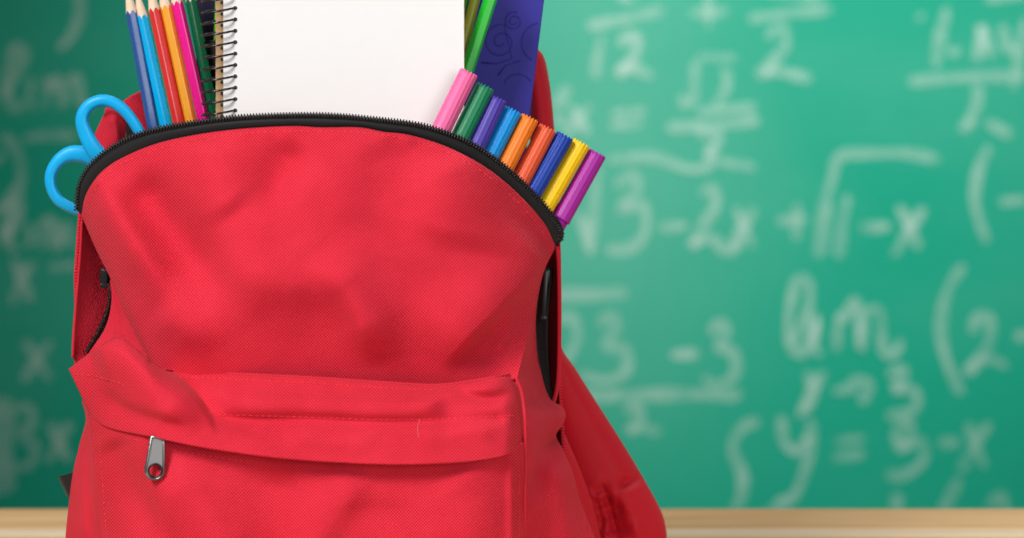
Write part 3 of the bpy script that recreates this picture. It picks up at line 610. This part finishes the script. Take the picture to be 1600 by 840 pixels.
# ------------------------------------------------------------------ spiral notebook
PAPER = plastic('white_paper', (0.83, 0.815, 0.80), 0.7, var=0.01, spec=0.2); EDGE = plastic('paper_edge', (0.72, 0.70, 0.66), 0.8); KRAFT = plastic('kraft_card', (0.52, 0.33, 0.17), 0.8); WIRE = plastic('black_wire', (0.012, 0.010, 0.010), 0.22, spec=0.6); HOLE = plastic('punched_hole', (0.05, 0.04, 0.035), 0.9)
nb = thing('spiral_notebook', 'white spiral bound notebook with black wire rings in the open backpack', 'notebook', V(540, 640, 0.08))
YN = 0.074
def slab_px(name, x0, x1, y0, y1, Ya, Yb, mat, parent, rad=8, skew=0.0):
    k = S * (D + Ya) / D; X0, X1 = (x0 - 800) * k, (x1 - 800) * k; Z0, Z1 = CZ - (y1 - HZ) * k, CZ - (y0 - HZ) * k; r = rad * k; v = []
    for (cx, cz, a0) in ((X1 - r, Z1 - r, 0), (X0 + r, Z1 - r, 90), (X0 + r, Z0 + r, 180), (X1 - r, Z0 + r, 270)):
        for a in np.linspace(a0, a0 + 90, 6): v.append((cx + r * math.cos(math.radians(a)) + skew * (cz - CZ), cz + r * math.sin(math.radians(a))))
    n = len(v); vs = [(x, Ya, z) for x, z in v] + [(x, Yb, z) for x, z in v]
    f = [tuple(range(n))[::-1], tuple(range(n, 2 * n))] + [(i, (i + 1) % n, n + (i + 1) % n, n + i) for i in range(n)]
    return mesh_obj(name, vs, f, mat, parent, False)
slab_px('front_page', 349, 725, -118, 630, YN, YN + 0.0003, PAPER, nb, 7)
for i in range(9): slab_px('page', 350 + rng.random() * 1.2, 724.0 - rng.random() * 1.5, -117 + rng.random() * 2, 629, YN + 0.0006 + i * 0.0006, YN + 0.0010 + i * 0.0006, EDGE if i % 3 == 2 else PAPER, nb, 7)
slab_px('back_cover', 337, 726, -120, 632, YN + 0.0066, YN + 0.0078, KRAFT, nb, 8)
hm = MB(); hk = MB()
yr = [12 + 17.75 * i for i in range(-7, 33)]
for y in yr:
    P = []
    for a in np.linspace(0, 2 * math.pi, 36, endpoint=False):
        P.append(V(342.5 + 27 * math.cos(a), y + 4 - 4.5 * math.cos(a) + 1.5 * math.sin(a), YN + 0.0035 - 0.0072 * math.sin(a)))
    mb = MB(); mb.tube(P, 0.00060, 8, True, up=(0.1, 0.2, 1)); mb.obj('ring', WIRE, nb)
    c = [V(367.5 + 3.4 * math.cos(a), y + 1 + 3.2 * math.sin(a), YN - 0.00015) for a in np.linspace(0, 2 * math.pi, 14, endpoint=False)]; hm.add(c, [tuple(range(14))])
    c = [V(346.5 + 2.4 * math.cos(a), y + 10 + 3 * math.sin(a), YN + 0.0063) for a in np.linspace(0, 2 * math.pi, 10, endpoint=False)]; hk.add(c, [tuple(range(10))])
hm.obj('punched_holes', HOLE, nb, False)['kind'] = 'stuff'; hk.obj('punched_holes', HOLE, nb, False)['kind'] = 'stuff'

# ------------------------------------------------------------------ violet notebook and the pens behind
VIO = plastic('violet_cover', (0.040, 0.034, 0.32), 0.5, var=0.03, spec=0.2); VIOD = plastic('violet_emboss', (0.035, 0.029, 0.288), 0.55, spec=0.2)
vb = thing('violet_notebook', 'violet notebook with embossed swirls behind the white notebook', 'notebook', V(700, 640, 0.125))
YV = 0.122
def quad_slab(name, pts, Ya, Yb, mat, parent):
    P = np.array(pts, float); n = len(P); vs = np.vstack([W(P[:, 0], P[:, 1], np.full(n, Ya)), W(P[:, 0], P[:, 1], np.full(n, Ya)) + np.array([0, Yb - Ya, 0])])
    return bevel(mesh_obj(name, vs, [tuple(range(n)), tuple(range(n, 2 * n))[::-1]] + [(i, n + i, n + (i + 1) % n, (i + 1) % n) for i in range(n)], mat, parent, False), 0.0006)
quad_slab('front_cover', [(400, -110), (868, -120), (850, 2), (828, 180), (786, 600), (405, 600)][::-1], YV, YV + 0.0012, VIO, vb)
quad_slab('page_block', [(404, -106), (862, -116), (845, 2), (823, 180), (782, 598), (409, 598)][::-1], YV + 0.0014, YV + 0.0056, EDGE, vb)
quad_slab('back_cover', [(400, -110), (868, -120), (850, 2), (828, 180), (786, 600), (405, 600)][::-1], YV + 0.0058, YV + 0.007, VIO, vb)
def spiral(cx, cy, r0, r1, a0, turns, sgn=1):
    return [(cx + (r0 + (r1 - r0) * t) * math.cos(a0 + sgn * 2 * math.pi * turns * t), cy + (r0 + (r1 - r0) * t) * math.sin(a0 + sgn * 2 * math.pi * turns * t)) for t in np.linspace(0, 1, 40)]
for sw in (spiral(783, 66, 4, 28, 0.5, 1.7) + [(800, 92), (775, 100), (752, 98)], spiral(803, 34, 3, 15, 0, 1.8), spiral(846, 66, 30, 33, -1.8, 0.75, -1)[:36], [(835, 96), (812, 95), (790, 103), (778, 118)], spiral(806, 140, 20, 30, 3.6, .5)):
    sw = [q for q in sw if q[0] < 846 - 0.122 * q[1]]
    mb = MB(); mb.tube([V(x, y, YV - 0.00005) for x, y in sw], 0.00045, 6, flat=0.4); mb.obj('swirl', VIOD, vb)

LIME2 = plastic('lime_plastic', (0.16, 0.66, 0.01), 0.3); GRN = plastic('bright_green_plastic', (0.006, 0.50, 0.02), 0.25, spec=0.6); OLV = plastic('olive_plastic', (0.34, 0.38, 0.03), 0.4); DGR = plastic('deep_green_plastic', (0.01, 0.36, 0.01), 0.35)
def pen(name, label, cat, A, B, YA, YB_, r, mat, group=None, nside=20, hexa=False, endmat=None):
    a, b = V(*A, YA), V(*B, YB_); t = thing(name, label, cat, b, group)
    d = (b - a).normalized(); L = (b - a).length
    mb = MB(); prof = [(0, .55), (0.0008, .86), (0.002, 1), (L * .45, 1), (L, 1)]
    mb.tube([a + d * s for s, _ in prof], [r * q for _, q in prof], 6 if hexa else nside)
    o = mb.obj('barrel', mat, t, not hexa); 
    mb = MB(); mb.tube([a + d * (L * .5), a + d * (L * .5 + .004)], [r * 1.05] * 2, nside); mb.obj('collar', endmat or mat, t)
    return t
def hexpen(name, label, A, B, YA, YB_, r, mat):
    a, b = V(*A, YA), V(*B, YB_); t = thing(name, label, 'pen', b); mb = MB()
    d = (b - a).normalized(); u = Vector((0, 1, 0)); u = (u - d * u.dot(d)).normalized(); w = d.cross(u)
    rings = []
    for s, q in ((0, .8), (.0012, 1), ((b - a).length, 1)):
        rings += [a + d * s + (w * math.cos(k * math.pi / 3 + .25) + u * math.sin(k * math.pi / 3 + .25)) * r * q for k in range(6)]
    mb.add(rings, [tuple(range(6)), tuple(range(12, 18))[::-1]] + [(j * 6 + k, (j + 1) * 6 + k, (j + 1) * 6 + (k + 1) % 6, j * 6 + (k + 1) % 6) for j in range(2) for k in range(6)])
    bevel(mb.obj('barrel', mat, t, False), 0.0005, 3)
    mb = MB(); mb.tube([b - d * .02, b - d * .004, b], [r * .9, r * .5, r * .1], 12); mb.obj('tip', BLACK, t); return t
hexpen('green_pen', 'bright green hexagonal pen standing beside the white notebook, before the violet one', (775, -28), (610, 480), .0885, .0885, .0040, GRN)
pen('olive_pen', 'olive coloured pen half hidden between two green pens', 'pen', (752, -40), (632, 440), .0965, .0965, .0030, OLV)
pen('deep_green_pen', 'deep green pen just showing past the right edge of the white notebook', 'pen', (739, -30), (640, 300), .1035, .1035, .0032, DGR)
pen('lime_highlighter', 'lime green pen showing between the wire rings and the dark green pencil', 'pen', (349, -90), (331, 300), .124, .122, .0030, LIME2)
NAVY = plastic('navy_shade', (0.012, 0.008, 0.045), 0.5); JET = plastic('black_shade', (0.008, 0.010, 0.008), 0.6)  # dark colours that carry the shade of the gap behind the rings
nv = thing('navy_shade_slab', 'thin navy slab added for the shaded notebook edge behind the dark green pencil and the wire rings', 'notebook', V(345, 600, 0.13))  # added slab, its navy darkened to include the shade on the notebook behind
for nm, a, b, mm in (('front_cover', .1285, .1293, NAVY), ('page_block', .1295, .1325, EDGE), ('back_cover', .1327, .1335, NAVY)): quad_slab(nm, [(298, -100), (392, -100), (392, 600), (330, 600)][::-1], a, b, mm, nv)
bc = thing('black_shade_slab', 'slim black slab added as the shade behind the wire rings', 'case', V(345, 500, 0.118))  # added black slab standing in for the shade between pencil and rings
for nm, a, b in (('front_cover', .1165, .1172), ('slab_core', .1174, .1185), ('back_cover', .1187, .1194)): quad_slab(nm, [(314, 64), (390, 60), (390, 500), (330, 500)][::-1], a, b, JET, bc)

# ------------------------------------------------------------------ coloured pencils
BARE = plastic('cedar_wood', (0.80, 0.62, 0.45), 0.7, var=0.05)
def pencil(color_name, c, A, B, Y, roll):
    a = V(*A, Y); dirv = (V(*B, Y + 0.002) - a).normalized(); r = 0.0035; Lb = 0.155
    b = a + dirv * Lb; t = thing('pencil', color_name + ' wooden pencil with sharpened tip standing in the open backpack', 'pencil', b, 'coloured pencils beside the scissors')
    up = -dirv; u = Vector((0, 1, 0)); u = (u - up * u.dot(up)).normalized(); w = up.cross(u)
    ta = math.tan(math.radians(9.5)); n = 36; top = []; bot = []; mid = []
    for k in range(n):
        th = 2 * math.pi * k / n; loc = ((th + math.pi / 6) % (math.pi / 3)) - math.pi / 6
        rho = r * math.cos(math.pi / 6) / math.cos(loc); rho = min(rho, r * 0.97)
        s = (r - rho) / ta - 0.0012 + 0.0003 * math.sin(3.1 * k + Y * 999); e = w * math.cos(th + roll) + u * math.sin(th + roll)
        top.append((a + e * rho + up * s, e, rho, s)); bot.append(b + e * rho)
    mat = plastic('lacquer_' + color_name.replace(' ', '_'), c, 0.26, spec=0.55, var=0.03)
    mesh_obj('barrel', [x[0] for x in top] + bot, [(k, n + k, n + (k + 1) % n, (k + 1) % n) for k in range(n)] + [tuple(range(n, 2 * n))[::-1]], mat, t, False)
    tipL = r / ta - 0.0012; lead = 0.0011; sl = (r - lead) / ta - 0.0012
    mesh_obj('sharpened_wood', [x[0] for x in top] + [a + x[1] * lead + up * sl for x in top], [(k, (k + 1) % n, n + (k + 1) % n, n + k) for k in range(n)], BARE, t)
    mesh_obj('lead', [a + x[1] * lead + up * sl for x in top] + [a + up * (tipL - .0006)], [(k, (k + 1) % n, n) for k in range(n)], mat, t)
for nm, c, A, B, Y, ro in (('dark blue', (0.020, 0.085, 0.30), (206, 21), (241.5, 209.5), .108, .2), ('light blue', (0.0, 0.42, 0.80), (222.5, 28), (261, 204), .109, .0),
        ('red', (0.70, 0.025, 0.02), (241.5, 17), (281, 199), .108, .1), ('orange yellow', (0.88, 0.37, 0.03), (259, 13), (299, 196), .109, .52),
        ('magenta pink', (0.85, 0.0, 0.27), (277, 6.5), (319, 192), .108, .5), ('dark green', (0.0, 0.12, 0.045), (299, 2), (336, 187), .111, .1)):
    pencil(nm, c, A, B, Y, ro)

# ------------------------------------------------------------------ felt tip markers
def marker(cn, c, A, B, Y0, Y1):
    a = V(*A, Y0); d = (V(*B, Y1) - a).normalized(); r = 0.0052; Lc = 0.042
    t = thing('felt_tip_pen', cn + ' felt tip pen with ribbed cap sticking out over the zipper', 'pen', a + d * 0.135, 'felt tip pens fanned along the zipper')
    u = Vector((0, 1, 0)); u = (u - d * u.dot(d)).normalized(); w = d.cross(u); n = 72; lob = 14; ph = rng.random() * 6.28
    mat = plastic('plastic_' + cn.replace(' ', '_'), c, 0.42, var=0.03, sss=0.05, spec=0.3)
    def ring(s, rr, rib, off=0.0):
        out = []
        for k in range(n):
            th = 2 * math.pi * k / n; q = math.cos(lob * th + ph); g = (0.5 + 0.5 * q) ** 0.6
            out.append(a + d * (s + off * g) + (w * math.cos(th) + u * math.sin(th)) * rr * (1 - rib * (1 - g)))
        return out
    rings = [ring(0.0016, r * .55, 0), ring(0.0014, r * .70, 0), ring(0.0014, r * .72, 0.0, -0.0012), ring(0.0010, r * .93, .08, -0.0012), ring(0.0018, r, .055, -0.0006), ring(0.004, r, .055), ring(Lc * .5, r * 1.01, .055), ring(Lc - .003, r * 1.03, .05), ring(Lc - .001, r * 1.05, 0), ring(Lc, r * 1.05, 0), ring(Lc, r * .9, 0)]
    vs = [x for q in rings for x in q]; f = [(j * n + k, (j + 1) * n + k, (j + 1) * n + (k + 1) % n, j * n + (k + 1) % n) for j in range(len(rings) - 1) for k in range(n)] + [tuple(range(n))]
    mesh_obj('cap', vs, f, mat, t)
    mb = MB(); prof = [(Lc - .002, .88), (Lc + .01, .9), (.128, .9), (.1285, .75), (.135, .7)]; mb.tube([a + d * s for s, _ in prof], [r * q for _, q in prof], 24); mb.obj('barrel', mat, t)
ML = (('pink', (0.84, 0.13, 0.34), (733, 113), (691, 199)), ('green', (0.005, 0.21, 0.085), (758.5, 135), (721, 211)), ('violet', (0.07, 0.04, 0.36), (778.5, 154), (747, 222)),
      ('sky blue', (0.0, 0.28, 0.72), (801.5, 172), (769, 236)), ('orange', (0.86, 0.20, 0.008), (828, 184), (794, 251)), ('red orange', (0.76, 0.10, 0.03), (856, 200), (820, 269)),
      ('dark blue', (0.004, 0.045, 0.36), (883, 212), (842, 284)), ('yellow', (0.92, 0.58, 0.002), (909, 223), (861, 306)), ('purple', (0.36, 0.015, 0.32), (934, 239), (883, 330)))
for i, (cn, c, A, B) in enumerate(ML):
    y = 0.061 + i * 0.0042 + (0.0012 if i % 2 else 0)
    marker(cn, c, A, B, y, y - 0.004)

# ------------------------------------------------------------------ scissors
SCB = plastic('sky_blue_rubber', (0.0, 0.40, 0.80), 0.38, var=0.03, sss=0.05); STEEL = plastic('steel', (0.6, 0.6, 0.62), 0.25, metal=1)
sci = thing('scissors', 'scissors with sky blue plastic loop handles poking out of the backpack', 'scissors', V(330, 560, 0.1))
def sweep_handle(name, pts, w, Y, th):
    c = catmull([(x, y, q) for (x, y), q in zip(pts, w)], 120, closed=True); n = 20; m_ = len(c)
    t = np.roll(c, -1, 0)[:, :2] - np.roll(c, 1, 0)[:, :2]; t /= np.linalg.norm(t, axis=1)[:, None]; nn = np.stack([-t[:, 1], t[:, 0]], -1); vs = []
    for i in range(m_):
        for k in range(n):
            a = 2 * math.pi * k / n; ca = np.sign(math.cos(a)) * abs(math.cos(a)) ** .75; sa = np.sign(math.sin(a)) * abs(math.sin(a)) ** .75
            vs.append(W(c[i, 0] + nn[i, 0] * c[i, 2] * ca, c[i, 1] + nn[i, 1] * c[i, 2] * ca, Y + th * sa))
    f = [(i * n + k, ((i + 1) % m_) * n + k, ((i + 1) % m_) * n + (k + 1) % n, i * n + (k + 1) % n) for i in range(m_) for k in range(n)]
    return mesh_obj(name, vs, f, SCB, sci)
sweep_handle('handle', [(152, 240), (136, 214), (128, 188), (136, 168), (154, 158), (172, 159), (190, 169), (206, 187), (221, 213), (228, 240), (215, 268), (185, 272)], [13.5, 12, 10.5, 9.8, 9.6, 9.6, 9.4, 9, 9, 10, 11, 13], 0.0975, 0.0042)
sweep_handle('handle', [(145, 248), (116, 240), (94, 249), (80, 270), (80, 292), (90, 311), (106, 322), (125, 329), (150, 326), (170, 308), (175, 278)], [13, 13, 10.5, 9.2, 8.8, 8.8, 8.6, 8.4, 9, 10, 12], 0.1065, 0.0042)
for k, (Yb, pts) in enumerate(((0.0985, [(190, 268), (215, 262), (262, 340), (330, 480), (348, 545), (300, 480), (225, 350)]), (0.1045, [(160, 300), (178, 285), (240, 345), (330, 470), (368, 530), (310, 478), (215, 355)]))):
    quad_slab('blade', pts, Yb, Yb + 0.0016, STEEL, sci)
mb = MB(); mb.tube([V(238, 338, 0.0965), V(238, 338, 0.108)], 0.003, 16); mb.obj('pivot_screw', STEEL, sci)
